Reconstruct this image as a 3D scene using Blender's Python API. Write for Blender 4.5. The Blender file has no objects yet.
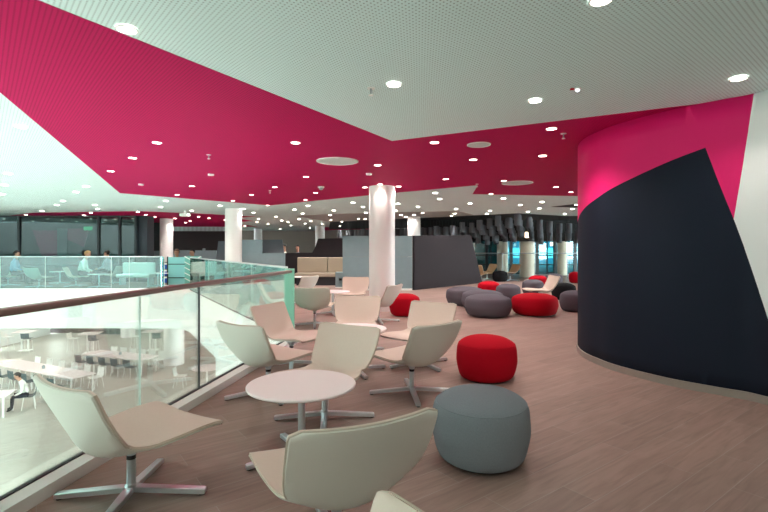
import bpy, bmesh, math, random
from mathutils import Vector, Matrix
random.seed(7)
PI = math.pi
C = bpy.context.scene.collection
EYE, FPX, HY = 1.4, 470.0, 249.0
CEIL = 2.83
LOW = -4.3

def U(px, py, z=0.0):
    d = FPX*(EYE-z)/(py-HY)
    return Vector(((px-384)/FPX*d, d, z))
def AT(px, d, z=0.0):
    return Vector(((px-384)/FPX*d, d, z))

# ------------------------------------------------------------------ materials
def lin(c):
    if isinstance(c, str):
        c = [int(c[i:i+2], 16)/255 for i in (0, 2, 4)]
    return tuple(((x/12.92) if x <= .04045 else ((x+.055)/1.055)**2.4) for x in c) + (1,)

def mat(name, col, rough=.5, metal=0, spec=.5, noise=0, nscale=40, bump=0, **kw):
    m = bpy.data.materials.new(name); m.use_nodes = True
    nt = m.node_tree; b = nt.nodes['Principled BSDF']
    c = lin(col)
    b.inputs['Base Color'].default_value = c
    b.inputs['Roughness'].default_value = rough
    b.inputs['Metallic'].default_value = metal
    b.inputs['Specular IOR Level'].default_value = spec
    if noise or bump:
        tc = nt.nodes.new('ShaderNodeTexCoord'); n = nt.nodes.new('ShaderNodeTexNoise')
        n.inputs['Scale'].default_value = nscale; n.inputs['Detail'].default_value = 4
        nt.links.new(tc.outputs['Object'], n.inputs['Vector'])
        if noise:
            r = nt.nodes.new('ShaderNodeMapRange')
            r.inputs['To Min'].default_value = 1-noise; r.inputs['To Max'].default_value = 1+noise
            nt.links.new(n.outputs['Fac'], r.inputs['Value'])
            v = nt.nodes.new('ShaderNodeVectorMath'); v.operation = 'SCALE'
            v.inputs[0].default_value = c[:3]
            nt.links.new(r.outputs['Result'], v.inputs['Scale'])
            nt.links.new(v.outputs['Vector'], b.inputs['Base Color'])
        if bump:
            bp = nt.nodes.new('ShaderNodeBump'); bp.inputs['Strength'].default_value = bump
            bp.inputs['Distance'].default_value = .002
            nt.links.new(n.outputs['Fac'], bp.inputs['Height'])
            nt.links.new(bp.outputs['Normal'], b.inputs['Normal'])
    return m

def emit(name, col, s):
    m = bpy.data.materials.new(name); m.use_nodes = True
    nt = m.node_tree; nt.nodes.clear()
    e = nt.nodes.new('ShaderNodeEmission'); o = nt.nodes.new('ShaderNodeOutputMaterial')
    e.inputs[0].default_value = lin(col); e.inputs[1].default_value = s
    nt.links.new(e.outputs[0], o.inputs[0]); return m

def glass(name, tint, refl=.08, rough=.0, refl_col='ffffff'):
    """clear pane: tinted transparency with a Fresnel mirror on top"""
    m = bpy.data.materials.new(name); m.use_nodes = True
    nt = m.node_tree; nt.nodes.clear()
    t = nt.nodes.new('ShaderNodeBsdfTransparent'); g = nt.nodes.new('ShaderNodeBsdfGlossy')
    mx = nt.nodes.new('ShaderNodeMixShader'); o = nt.nodes.new('ShaderNodeOutputMaterial')
    f = nt.nodes.new('ShaderNodeLayerWeight'); f.inputs['Blend'].default_value = .25
    mr = nt.nodes.new('ShaderNodeMapRange'); mr.inputs['To Min'].default_value = refl; mr.inputs['To Max'].default_value = min(1, refl+.5)
    t.inputs[0].default_value = lin(tint); g.inputs['Color'].default_value = lin(refl_col); g.inputs['Roughness'].default_value = rough
    nt.links.new(f.outputs['Fresnel'], mr.inputs['Value']); nt.links.new(mr.outputs[0], mx.inputs[0])
    nt.links.new(t.outputs[0], mx.inputs[1]); nt.links.new(g.outputs[0], mx.inputs[2]); nt.links.new(mx.outputs[0], o.inputs[0])
    return m

def perforated(name, col, hole, rough=.6):
    """acoustic board with a square grid of small round holes, laid at an angle to the room"""
    m = mat(name, col, rough, spec=.06); nt = m.node_tree; b = nt.nodes['Principled BSDF']
    tc = nt.nodes.new('ShaderNodeTexCoord'); mp = nt.nodes.new('ShaderNodeMapping')
    mp.inputs['Rotation'].default_value = (0, 0, math.radians(-40.7)); mp.inputs['Scale'].default_value = (1/.0285,)*3
    nt.links.new(tc.outputs['Object'], mp.inputs['Vector'])
    def vm(op, a, v=None):
        n = nt.nodes.new('ShaderNodeVectorMath'); n.operation = op
        nt.links.new(a, n.inputs[0])
        if v: n.inputs[1].default_value = v
        return n
    fr = vm('FRACTION', mp.outputs[0]); sb = vm('SUBTRACT', fr.outputs[0], (.5, .5, .5)); ml = vm('MULTIPLY', sb.outputs[0], (1, 1, 0))
    ln = vm('LENGTH', ml.outputs[0])
    lt = nt.nodes.new('ShaderNodeMath'); lt.operation = 'LESS_THAN'; lt.inputs[1].default_value = .21
    nt.links.new(ln.outputs['Value'], lt.inputs[0])
    mx = nt.nodes.new('ShaderNodeMix'); mx.data_type = 'RGBA'
    mx.inputs[6].default_value = lin(col); mx.inputs[7].default_value = lin(hole)
    nt.links.new(lt.outputs[0], mx.inputs[0]); nt.links.new(mx.outputs[2], b.inputs['Base Color'])
    return m

def planks(name, cols, gap, ang, size=(1.25, .2), rough=.45):
    m = mat(name, cols[0], rough, spec=.35); nt = m.node_tree; b = nt.nodes['Principled BSDF']
    tc = nt.nodes.new('ShaderNodeTexCoord'); mp = nt.nodes.new('ShaderNodeMapping')
    mp.inputs['Rotation'].default_value = (0, 0, -ang)
    nt.links.new(tc.outputs['Object'], mp.inputs['Vector'])
    br = nt.nodes.new('ShaderNodeTexBrick')
    br.inputs['Scale'].default_value = 1; br.inputs['Brick Width'].default_value = size[0]; br.inputs['Row Height'].default_value = size[1]
    br.inputs['Mortar Size'].default_value = .0022; br.inputs['Mortar Smooth'].default_value = .1; br.inputs['Bias'].default_value = 0
    br.offset = .37; br.offset_frequency = 2
    br.inputs['Color1'].default_value = lin(cols[0]); br.inputs['Color2'].default_value = lin(cols[1]); br.inputs['Mortar'].default_value = lin(gap)
    nt.links.new(mp.outputs[0], br.inputs['Vector'])
    st = nt.nodes.new('ShaderNodeVectorMath'); st.operation = 'MULTIPLY'; st.inputs[1].default_value = (1.6, 16, 1)
    nt.links.new(mp.outputs[0], st.inputs[0])
    n = nt.nodes.new('ShaderNodeTexNoise'); n.inputs['Scale'].default_value = 1.3; n.inputs['Detail'].default_value = 6; n.inputs['Distortion'].default_value = 1.2
    nt.links.new(st.outputs[0], n.inputs['Vector'])
    r = nt.nodes.new('ShaderNodeMapRange'); r.inputs['From Min'].default_value = .3; r.inputs['From Max'].default_value = .7
    r.inputs['To Min'].default_value = .84; r.inputs['To Max'].default_value = 1.14
    nt.links.new(n.outputs['Fac'], r.inputs['Value'])
    v = nt.nodes.new('ShaderNodeVectorMath'); v.operation = 'SCALE'
    nt.links.new(br.outputs['Color'], v.inputs[0]); nt.links.new(r.outputs[0], v.inputs['Scale'])
    nt.links.new(v.outputs[0], b.inputs['Base Color'])
    return m

M = {}
M['ceil_white'] = perforated('white_perforated_board', 'd8eeee', '9cacac')
M['ceil_pink'] = perforated('pink_perforated_board', 'bb1058', '6a0630')
M['ceil_black'] = mat('black_ceiling_paint', '0d0e11', .8)
M['ceil_grey'] = mat('grey_ceiling_tone', '9b9d9c', .7)
M['floor'] = planks('grey_brown_planks', ('977c73', '8a7169'), '9b8c84', math.radians(36.5))
M['low_floor'] = planks('pale_floor_tiles', ('aeaaa0', 'a7a399'), '96938a', math.radians(40), (1.2, 1.2), .4)
M['navy'] = mat('navy_wall_paint', '181e2b', .6, spec=.12)
M['pink_wall'] = mat('magenta_wall_paint', 'd81c68', .5, spec=.2)
M['white_wall'] = mat('white_wall_paint', 'e4e8e6', .55)
M['base'] = mat('oak_skirting', '8c8079', .5, noise=.12, nscale=9)
M['wall_grey'] = mat('grey_wall_paint', '8a8886', .6)
M['fascia'] = mat('white_fascia_paint', 'f1f3f2', .5)
M['kerb'] = mat('pale_kerb_stone', 'd9d2cf', .5)
M['column'] = mat('white_column_plaster', 'ebe8e6', .45)
M['cream_column'] = mat('cream_column_plaster', 'cfc6b4', .5)
M['leather'] = mat('beige_leather', 'cbb8ab', .45, noise=.04, nscale=60, bump=.15)  # pinker base colour carries part of the pink ceiling's bounced light
M['shell'] = mat('pale_grey_shell', 'cac6bd', .42, spec=.4)
M['edge'] = mat('leather_piping', 'b7ab9c', .5)
M['chrome'] = mat('polished_aluminium', 'd3dadf', .3, metal=1)
M['black_plastic'] = mat('black_plastic', '141416', .5)
M['table_white'] = mat('white_laminate', 'f3e6e6', .3)
M['grey_fabric'] = mat('blue_grey_wool', '74797f', .9, spec=.15, noise=.16, nscale=150, bump=.5)
M['taupe_fabric'] = mat('taupe_grey_wool', '59545c', .9, spec=.15, noise=.1, nscale=150, bump=.5)
M['red_fabric'] = mat('red_wool', 'a5081c', .9, spec=.1, noise=.06, nscale=150, bump=.4)
M['black_fabric'] = mat('black_wool', '17171a', .9, spec=.15, noise=.1, nscale=150, bump=.4)
M['panel_blue'] = mat('blue_grey_felt', '7f9197', .85, spec=.2, noise=.07, nscale=6)
M['panel_grey'] = mat('slate_felt', '6c737b', .85, spec=.2, noise=.07, nscale=6)
M['panel_dark'] = mat('charcoal_felt', '302a2e', .85, spec=.2, noise=.05, nscale=6)
M['bench'] = mat('beige_bench_leather', 'a99a88', .5, noise=.04, nscale=30)
M['bench_dark'] = mat('bench_plinth', '2a2a30', .6)
M['rail_wood'] = mat('brown_bronze_rail', '7d635b', .35, spec=.5)
M['rail_steel'] = mat('pale_steel_rail', 'd5dcdc', .3, metal=.6)
M['seal'] = mat('clear_seal', 'c4d6d0', .3)
M['glass'] = glass('balustrade_glass', 'f9fefc', .02)
M['glass_far'] = glass('far_balustrade_glass', 'cdf0ee', .1)
M['glass_edge'] = mat('green_glass_edge', '7fbfa8', .15, spec=.6)
M['dark_glass'] = glass('dark_tinted_glass', 'a3b6b8', .07, .01, 'c4d2d2')
M['cyan_glass'] = glass('cyan_tinted_glass', '78b6c0', .05)
M['fill_glass'] = glass('fill_window_glass', 'b6aca6', .05)
M['frame'] = mat('dark_window_frame', '1b2429', .4)
M['steel'] = mat('brushed_steel', '9aa0a3', .35, metal=.8)
M['brown_wall'] = mat('dark_brown_wall', '352b2a', .6)
M['taupe_wall'] = mat('taupe_wall', '8b7d74', .6)
M['baffle'] = mat('grey_felt_baffle', '5e6268', .9, spec=.2)
M['lamp'] = emit('warm_lamp_glow', 'fff0de', 14)
M['lamp_led'] = emit('cool_led_glow', 'f2f8ff', 10)
M['pendant_glow'] = emit('pendant_glow', 'ffe9c4', 5)
M['trim_white'] = mat('white_light_trim', 'e9ebe9', .4)
M['chair_teal'] = mat('dark_teal_shell', '44565a', .5)
M['chair_white'] = mat('white_shell', 'eeeeea', .4)
M['skin'] = mat('skin', 'c3937c', .6); M['hair_dark'] = mat('dark_hair', '1b1614', .6); M['hair_blond'] = mat('blond_hair', 'b58f5c', .6); M['hair_brown'] = mat('brown_hair', '57392a', .6)
M['blue_shirt'] = mat('light_blue_shirt', '86aed8', .8); M['white_shirt'] = mat('white_shirt', 'eeeee8', .8); M['grey_shirt'] = mat('grey_shirt', '8c93a0', .8); M['dark_shirt'] = mat('dark_shirt', '2c2f38', .8); M['trousers'] = mat('dark_trousers', '1e2230', .8)
M['eye'] = mat('eye', '1a1412', .3)
M['blue'] = mat('blue_box', '1d49a8', .5); M['green_sign'] = emit('green_sign_glow', '2fe08a', 1.2)
M['ext_pale'] = mat('pale_facade', 'b9cdd0', .8); M['ext_dark'] = mat('dark_facade_glass', '3a5a66', .3)

# ------------------------------------------------------------------ mesh helpers
def obj(name, bm, m=None, parent=None, smooth=False, mats=None):
    me = bpy.data.meshes.new(name)
    bmesh.ops.recalc_face_normals(bm, faces=bm.faces)
    if smooth:
        for f in bm.faces: f.smooth = True
        lim = math.radians(40 if smooth is True else smooth)
        for e in bm.edges:
            if len(e.link_faces) == 2 and e.calc_face_angle(0) > lim: e.smooth = False
    bm.to_mesh(me); bm.free()
    for x in (mats or [m]): me.materials.append(x)
    o = bpy.data.objects.new(name, me); C.objects.link(o)
    if parent: o.parent = parent
    return o
def tag(o, label=None, cat=None, group=None, kind=None):
    if label: o['label'] = label
    if cat: o['category'] = cat
    if group: o['group'] = group
    if kind: o['kind'] = kind
    return o
def thing(name, label, cat, loc=(0, 0, 0), rz=0, group=None):
    o = bpy.data.objects.new(name, None); C.objects.link(o)
    o.empty_display_size = .1
    o.location = loc; o.rotation_euler = (0, 0, rz)
    return tag(o, label, cat, group)
def struct(name, bm, m, smooth=False, mats=None):
    return tag(obj(name, bm, m, None, smooth, mats), kind='structure')
def dup(root, loc, rz, label=None, group=None, scale=None):
    r = root.copy(); C.objects.link(r); r.location = loc; r.rotation_euler = (0, 0, rz)
    if label: r['label'] = label
    if group: r['group'] = group
    if scale: r.scale = scale
    for ch in list(root.children):
        c = ch.copy(); C.objects.link(c); c.parent = r
        for g in list(ch.children):
            d = g.copy(); C.objects.link(d); d.parent = c
    return r
def setmat(root, slot_name, m):
    """give one copy's part a material of its own"""
    for ch in root.children:
        if ch.name.split('.')[0] == slot_name:
            ch.material_slots[0].link = 'OBJECT'; ch.material_slots[0].material = m

def B(): return bmesh.new()
def box(bm, c, s, rz=0, bev=0):
    r = bmesh.ops.create_cube(bm, size=1)
    vs = r['verts']
    bmesh.ops.scale(bm, vec=s, verts=vs)
    if bev:
        es = list({e for v in vs for e in v.link_edges})
        rr = bmesh.ops.bevel(bm, geom=es, offset=bev, segments=2, affect='EDGES', profile=.5)
        vs = list({v for f in rr['faces'] for v in f.verts} | {v for v in vs if v.is_valid})
        # bevel keeps every vertex of the cube's island
        seen = set(vs); st = list(vs)
        while st:
            v = st.pop()
            for e in v.link_edges:
                w = e.other_vert(v)
                if w not in seen: seen.add(w); st.append(w)
        vs = list(seen)
    if rz: bmesh.ops.rotate(bm, cent=(0, 0, 0), matrix=Matrix.Rotation(rz, 3, 'Z'), verts=vs)
    bmesh.ops.translate(bm, vec=c, verts=vs)
    return bm
def lathe(bm, prof, n=32, c=(0, 0, 0)):
    """prof: list of (r, z); r = 0 closes on the axis"""
    rings = []
    for r, z in prof:
        if r < 1e-6: rings.append([bm.verts.new((c[0], c[1], c[2]+z))])
        else: rings.append([bm.verts.new((c[0]+r*math.cos(2*PI*i/n), c[1]+r*math.sin(2*PI*i/n), c[2]+z)) for i in range(n)])
    for a, b in zip(rings, rings[1:]):
        for i in range(n):
            j = (i+1) % n
            if len(a) == 1 and len(b) == 1: continue
            if len(a) == 1: bm.faces.new((a[0], b[i], b[j]))
            elif len(b) == 1: bm.faces.new((a[i], a[j], b[0]))
            else: bm.faces.new((a[i], a[j], b[j], b[i]))
    return bm
def cyl(bm, r, z0, z1, c=(0, 0), n=24):
    return lathe(bm, [(0, z0), (r, z0), (r, z1), (0, z1)], n, (c[0], c[1], 0))
def tube(bm, pts, r, n=8, cap=True):
    pts = [Vector(p) for p in pts]; rs = r if isinstance(r, (list, tuple)) else [r]*len(pts)
    rings = []
    for i, p in enumerate(pts):
        t = (pts[min(i+1, len(pts)-1)]-pts[max(i-1, 0)]).normalized()
        a = t.cross(Vector((0, 0, 1)))
        if a.length < 1e-3: a = t.cross(Vector((0, 1, 0)))
        a.normalize(); b = t.cross(a)
        rings.append([bm.verts.new(p+rs[i]*(math.cos(2*PI*k/n)*a+math.sin(2*PI*k/n)*b)) for k in range(n)])
    for x, y in zip(rings, rings[1:]):
        for k in range(n):
            bm.faces.new((x[k], x[(k+1) % n], y[(k+1) % n], y[k]))
    if cap:
        bm.faces.new(rings[0]); bm.faces.new(rings[-1][::-1])
    return bm
def sweep(bm, path, sec):
    """sweep a section [(offset to the left of the path, z)] along a flat path"""
    path = [Vector((p[0], p[1])) for p in path]; rows = []
    for i, p in enumerate(path):
        d1 = (p-path[i-1]).normalized() if i else None
        d2 = (path[i+1]-p).normalized() if i < len(path)-1 else None
        d = ((d1 or d2)+(d2 or d1)).normalized(); nrm = Vector((-d.y, d.x))
        k = 1/max(.3, nrm.dot(Vector((-(d1 or d2).y, (d1 or d2).x))))
        rows.append([bm.verts.new((p.x+nrm.x*o*k, p.y+nrm.y*o*k, z)) for o, z in sec])
    n = len(sec)
    for a, b in zip(rows, rows[1:]):
        for i in range(n): bm.faces.new((a[i], a[(i+1) % n], b[(i+1) % n], b[i]))
    bm.faces.new(rows[0]); bm.faces.new(rows[-1][::-1])
    return bm
def prism(bm, poly, z0, z1):
    lo = [bm.verts.new((p[0], p[1], z0)) for p in poly]; hi = [bm.verts.new((p[0], p[1], z1)) for p in poly]
    n = len(poly)
    bm.faces.new(lo[::-1]); bm.faces.new(hi)
    for i in range(n): bm.faces.new((lo[i], lo[(i+1) % n], hi[(i+1) % n], hi[i]))
    return bm
def slab(bm, pts, thick):
    """a flat 3-D outline given a thickness"""
    pts = [Vector(p) for p in pts]; nrm = (pts[1]-pts[0]).cross(pts[2]-pts[0]).normalized()*thick
    a = [bm.verts.new(p) for p in pts]; b = [bm.verts.new(p+nrm) for p in pts]; n = len(pts)
    bm.faces.new(a); bm.faces.new(b[::-1])
    for i in range(n): bm.faces.new((a[i], b[i], b[(i+1) % n], a[(i+1) % n]))
    return bm

def spline(pts, n):
    """Catmull-Rom through tuples"""
    out = []; m = len(pts)-1
    for k in range(n+1):
        t = k/n*m; i = min(int(t), m-1); f = t-i
        p0, p1, p2, p3 = pts[max(i-1, 0)], pts[i], pts[i+1], pts[min(i+2, m)]
        out.append(tuple(.5*((2*b)+(-a+c)*f+(2*a-5*b+4*c-d)*f*f+(-a+3*b-3*c+d)*f**3) for a, b, c, d in zip(p0, p1, p2, p3)))
    return out

# ------------------------------------------------------------------ setting: floors
kA, kB = U(0, 500, .065), U(241.7, 365, .065)
kdir = (kB-kA).normalized()
CORN = kA+kdir*((7.0-kA.y)/kdir.y)
N0 = kA+kdir*((-12-kA.y)/kdir.y)
fdir = (U(200, 292, .065)-U(252.5, 316, .065)).normalized()
FARY = 15.9
FCOR = CORN+fdir*((FARY-CORN.y)/fdir.y)
G0 = Vector((-23, FARY, 0))
# rounded far corner
r1 = FCOR-fdir*.9; r2 = FCOR+Vector((-.9, 0, 0))
arc = []
for k in range(7):
    t = k/6; arc.append(r1*(1-t)**2+FCOR*2*t*(1-t)+r2*t*t)
EDGE = [N0, CORN]+arc+[G0]
poly = [(p.x, p.y) for p in EDGE]+[(-23, 46), (26, 46), (26, -12)]
struct('floor', prism(B(), poly, -.3, 0), M['floor'])
struct('floor_lower', prism(B(), [(-31, -12.5), (14, -12.5), (14, 46), (-31, 46)], LOW-.3, LOW), M['low_floor'])
# fascia + kerb run around the opening (left of the path = the opening... path runs away from the eye)
path = [(p.x, p.y) for p in EDGE]
struct('trim_1', sweep(B(), path, [(.014, -1.28), (.014, .066), (.01, .07), (-.135, .07), (-.135, .002), (-.03, .002), (-.03, -1.28)]), M['fascia'])
k2 = struct('trim_2', sweep(B(), [(p[0], p[1]) for p in path[:2]], [(-.02, .0705), (-.02, .076), (-.137, .076), (-.137, .002), (-.1355, .002), (-.1355, .0705)]), M['kerb'])
# white wall below the near part of the opening's edge
q = CORN+fdir*((11.6-CORN.y)/fdir.y)
struct('wall_lower', sweep(B(), [(N0.x, N0.y), (CORN.x, CORN.y), (q.x, q.y)], [(.012, LOW), (.012, -1.27), (-.12, -1.27), (-.12, LOW)]), M['fascia'])

# ------------------------------------------------------------------ ceiling
struct('ceiling', prism(B(), [(22, -12.5), (22, 46), (-23.5, 46), (-23.5, 17), (-19.5, 16), (-6.5, .5), (-5, -12.5)], CEIL, CEIL+.3), M['ceil_white'])  # left edge cut back out of view as an added skylight opening
def cpt(px, py): p = U(px, py, CEIL); return (p.x, p.y)
a1, a2 = Vector(cpt(38, 0)), Vector(cpt(392, 141)); b1, b2 = Vector(cpt(0, 92)), Vector(cpt(120, 193))
da, db = a2-a1, b2-b1
t = ((b1-a1).x*db.y-(b1-a1).y*db.x)/(da.x*db.y-da.y*db.x)
apex = a1+da*t
w1 = Vector(cpt(755, 97)); wd = (w1-a2).normalized(); w2 = w1+wd*.6
pink = [apex, a2, w1, w2, (9, 9), cpt(579, 196), cpt(472.5, 194), cpt(478, 185), cpt(370, 195), cpt(270, 205.3), b2]
struct('ceiling_pink', prism(B(), pink, CEIL-.004, CEIL+.05), M['ceil_pink'])
struct('ceiling_pink_far', prism(B(), [cpt(33, 212.8), cpt(140, 211.2), cpt(200, 213.6), cpt(256, 216.5), cpt(235, 218), cpt(254, 221), cpt(228, 222.5), cpt(258, 226.5), cpt(140, 229), cpt(140, 220), cpt(0, 216.5)], CEIL-.004, CEIL+.05), M['ceil_pink'])
struct('ceiling_pink_back', prism(B(), [cpt(318, 227.5), cpt(360, 226), cpt(380, 229), cpt(320, 230.5)], CEIL-.004, CEIL+.05), M['ceil_pink'])
struct('ceiling_black', prism(B(), [cpt(330, 222), cpt(400, 219), cpt(466, 215.8), cpt(518, 213.3), cpt(567, 216), cpt(640, 216), (14, 27), (5, 31), (-4, 34)], CEIL-.006, CEIL+.05), M['ceil_black'])
struct('ceiling_black_wedge', prism(B(), [cpt(551, 206.8), cpt(600, 201), cpt(600, 208)], CEIL-.006, CEIL+.05), M['ceil_black'])
struct('ceiling_grey', prism(B(), [cpt(296, 216), cpt(330, 214), cpt(458, 211), cpt(474, 214.9), cpt(466, 215.8), cpt(400, 219), cpt(330, 222)], CEIL-.003, CEIL+.05), M['ceil_grey'])  # ceiling area in a greyer tone beside the black one

# ------------------------------------------------------------------ curved painted wall
wp = [U(900, 446), U(768, 404), U(720, 394.2), U(670, 384.6), U(620, 371.5), U(600, 364), U(588, 358.3)]
d_end = 6.75; wp.append(AT(581.5, 6.35)); wp.append(AT(580.3, d_end)); wp.append(AT(586, 7.4)); wp.append(AT(605, 8.1)); wp.append(AT(650, 8.7)); wp.append(AT(760, 9.3))
W = [Vector(p) for p in spline([(p.x, p.y) for p in wp], 120)]
S = [0]
for a, b in zip(W, W[1:]): S.append(S[-1]+(b-a).length)
def wall_sz(px, py):
    k = (px-384)/FPX
    for i in range(len(W)-1):
        f0, f1 = W[i].x-k*W[i].y, W[i+1].x-k*W[i+1].y
        if f0*f1 <= 0 and f0 != f1:
            t = f0/(f0-f1); p = W[i].lerp(W[i+1], t)
            return Vector((S[i]+t*(S[i+1]-S[i]), EYE+(HY-py)/FPX*p.y))
bm = B()
nz = 14
for i, s in enumerate(S):
    pass
grid = [[bm.verts.new((s, 0, CEIL*j/nz)) for j in range(nz+1)] for s in S]
for i in range(len(S)-1):
    for j in range(nz): bm.faces.new((grid[i][j], grid[i+1][j], grid[i+1][j+1], grid[i][j+1]))
n1a, n1b, n2a, n2b = wall_sz(604, 195), wall_sz(706, 148), wall_sz(706, 148), wall_sz(757, 280)
p1a, p1b = wall_sz(755, 97), wall_sz(734, 218)
def side(p, a, b): return (b.x-a.x)*(p.y-a.y)-(b.y-a.y)*(p.x-a.x)
for a, b in ((n1a, n1b), (n2a, n2b), (p1a, p1b)):
    nrm = Vector((-(b.y-a.y), 0, b.x-a.x))
    bmesh.ops.bisect_plane(bm, geom=bm.verts[:]+bm.edges[:]+bm.faces[:], plane_co=(a.x, 0, a.y), plane_no=nrm)
inn = Vector((n1b.x+1.5, .3))
sg1, sg2 = side(inn, n1a, n1b), side(inn, n2a, n2b); pg = side(Vector((p1b.x+1, p1b.y)), p1a, p1b)
for f in bm.faces:
    c = f.calc_center_median(); c = Vector((c.x, c.z))
    if side(c, n1a, n1b)*sg1 > 0 and side(c, n2a, n2b)*sg2 > 0: f.material_index = 0
    elif side(c, p1a, p1b)*pg > 0: f.material_index = 1
    else: f.material_index = 2
def onwall(s, off=0):
    s = max(0, min(s, S[-1]-1e-6))
    lo = max(i for i in range(len(S)) if S[i] <= s+1e-9); lo = min(lo, len(S)-2)
    t = (s-S[lo])/(S[lo+1]-S[lo]); return W[lo].lerp(W[lo+1], t)
for v in bm.verts:
    p = onwall(v.co.x); v.co = Vector((p.x, p.y, v.co.z))
for f in bm.faces: f.smooth = True
wr = struct('wall_right', bm, None, mats=[M['navy'], M['pink_wall'], M['white_wall']])
md = wr.modifiers.new('thick', 'SOLIDIFY'); md.thickness = .06; md.offset = 0
struct('baseboard_right', sweep(B(), [(p.x, p.y) for p in W], [(0.032, 0), (.047, 0), (.047, .075), (.032, .075)]), M['base'])
print('WALL', [tuple(round(c, 2) for c in p) for p in W[::12]])

# ------------------------------------------------------------------ columns
def column(name, x, y, r, z0=0, z1=CEIL, m=None, label=None):
    o = obj(name, lathe(B(), [(0, z0), (r, z0), (r, z1), (0, z1)], 48), m or M['column'], None, True)
    o.location = (x, y, 0)
    return tag(o, label, 'column', None, 'structure')
p = AT(382, 10.75); column('column', p.x, p.y, .296, label='white round column standing in front of the blue grey booth panel')
p = AT(233.5, 16.8); column('column', p.x, p.y, .29, label='white round column beside the sloping slate booth panel')
p = AT(166.5, 22.2); column('column', p.x, p.y, .29, label='slim white column by the dark glazed room')
p = AT(258, 33.5); column('column', p.x, p.y, .29, label='distant white column above the slate booth panels')
p = AT(320, 29.5); column('column', p.x, p.y, .3, label='distant white column behind the charcoal panel with a notch')
p = AT(414, 21.2); column('column', p.x, p.y, .29, label='white column rising behind the charcoal booth panel, lit at its head')
p = AT(502.5, 24.9); column('column', p.x, p.y, .29, m=M['cream_column'], label='slim cream column at the windows behind the black pouf')
p = AT(527, 23.6); column('column', p.x, p.y, .36, m=M['cream_column'], label='thick cream column at the windows')
p = AT(562, 25.2); column('column', p.x, p.y, .25, m=M['cream_column'], label='slim cream column at the windows beside the red pouf')
p = U(170, 366, LOW); column('column', p.x, p.y+.45, .47, LOW, -.3, label='thick white column on the lower floor')
p = AT(128, 30.5); column('column', p.x, p.y, .42, LOW, -.3, label='distant white column on the lower floor')

# ------------------------------------------------------------------ walls far away
struct('wall_back', box(B(), (-6, 36.2, 1.4), (30, .2, 2.85)), M['taupe_wall'])
struct('wall_back_brown', box(B(), (-12.6, 30.2, 1.27), (6.6, .2, 2.54)), M['brown_wall'])
struct('trim_3', box(B(), (-12.6, 30.15, 2.685), (6.6, .3, .29)), M['ceil_white'])
struct('wall_corner', box(B(), (-10.33, 20.4, 1.41), (.4, .6, 2.81)), mat('dark_teal_panel', '18222b', .5))
struct('wall_lower_back', box(B(), (-13, 33, (LOW-.3)/2), (54, .2, abs(LOW)-.3)), M['white_wall'])
struct('wall_glazed_back', box(B(), (-19.8, 25.3, 1.41), (16.4, .2, 2.81)), mat('dim_room_wall', '1b2224', .6))

b = B(); box(b, (-11.95, -12.3, (12+LOW)/2), (17.7, .2, 12-LOW-.01)); box(b, (4.75, -12.3, LOW/2-.16), (15.7, .2, -LOW-.31)); struct('wall_behind_sun_block', b, M['wall_grey'])  # unseen wall, its tall part raised to keep sun out of the skylight
w3 = tag(obj('fill_window', box(B(), (4.75, -12.2, 1.41), (15.6, .02, 2.8)), M['fill_glass']), kind='structure')  # unseen window added behind the camera to brighten ceiling and chair backs
b = B()
for k in range(9): box(b, (-3+k*1.94, -12.2, 1.41), (.09, .12, 2.8))
obj('mullion', b, M['frame'], w3)
struct('wall_side', box(B(), (12.5, -1.6, 1.41), (.2, 20, 2.81)), M['white_wall'])

struct('wall_glazed_side', box(B(), (-22.5, 22.7, 1.41), (.2, 5.2, 2.81)), M['wall_grey'])
struct('wall_left_sun_block', box(B(), (-21, 3.8, (12+LOW)/2), (.2, 32, 12-LOW-.01)), M['wall_grey'])  # unseen wall, raised well above the roof as a sun blocker
b = B()
for y0, y1 in ((19.0, 20.0), (21.5, 26.4), (26.9, 31.4)): box(b, (-22.4, (y0+y1)/2, (LOW-.31)/2), (.2, y1-y0, -LOW-.31))
struct('sun_slot_wall', b, M['white_wall'])  # unseen slotted wall added to cut the sun into floor streaks
# dark glazed room on the far side
def glazed(name, x0, x1, y, zs, xs, gl, fr, w=.09):
    g = obj(name+'_1' if False else name, box(B(), ((x0+x1)/2, y, 1.41), (x1-x0, .02, 2.8)), gl)
    tag(g, kind='structure')
    b = B()
    for x in xs: box(b, (x, y, 1.41), (w, .14, 2.81))
    for z in zs: box(b, ((x0+x1)/2, y, z), (x1-x0, .12, .06))
    obj('window_frame', b, fr, g)
    return g
GY = 20.0
xs = [AT(px, GY).x for px in (-60, 19.5, 99, 120)]+[-10.55]
g1 = glazed('window_1', -21, -10.55, GY, (.04, .72, 2.79), xs, M['dark_glass'], M['frame'])
# windows by the hanging baffles
WY = 26.0
xs2 = [AT(px, WY).x for px in (455, 468, 486.5, 511, 537, 555, 575, 590, 620)]
g2 = glazed('window_2', xs2[0], xs2[-1], WY, (.08, .55, 1.05, 2.79), xs2, M['cyan_glass'], M['frame'], .16)
b = B()
box(b, (AT(491, WY).x, WY, 1.41), (.06, .1, 2.8)); box(b, (AT(547, WY).x, WY, 1.41), (.05, .1, 2.8))
obj('mullion', b, M['frame'], g2)
struct('wall_far_right', box(B(), (18, 26, 1.41), (10, .2, 2.81)), M['brown_wall'])
struct('wall_bulkhead', box(B(), (6.3, 23.15, 2.3), (9.2, .12, 1.04)), M['ceil_black'])
# building across the street
bl = thing('outside_building', 'pale office building seen through the cyan windows', 'building', (9, 52, -8))
b = B(); box(b, (0, 0, 8), (26, 6, 16)); obj('wall', b, M['ext_pale'], bl)
b = B()
for z in range(2, 16, 2): box(b, (0, -3.02, z), (25, .1, .9))
obj('window_band', b, M['ext_dark'], bl)

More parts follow.
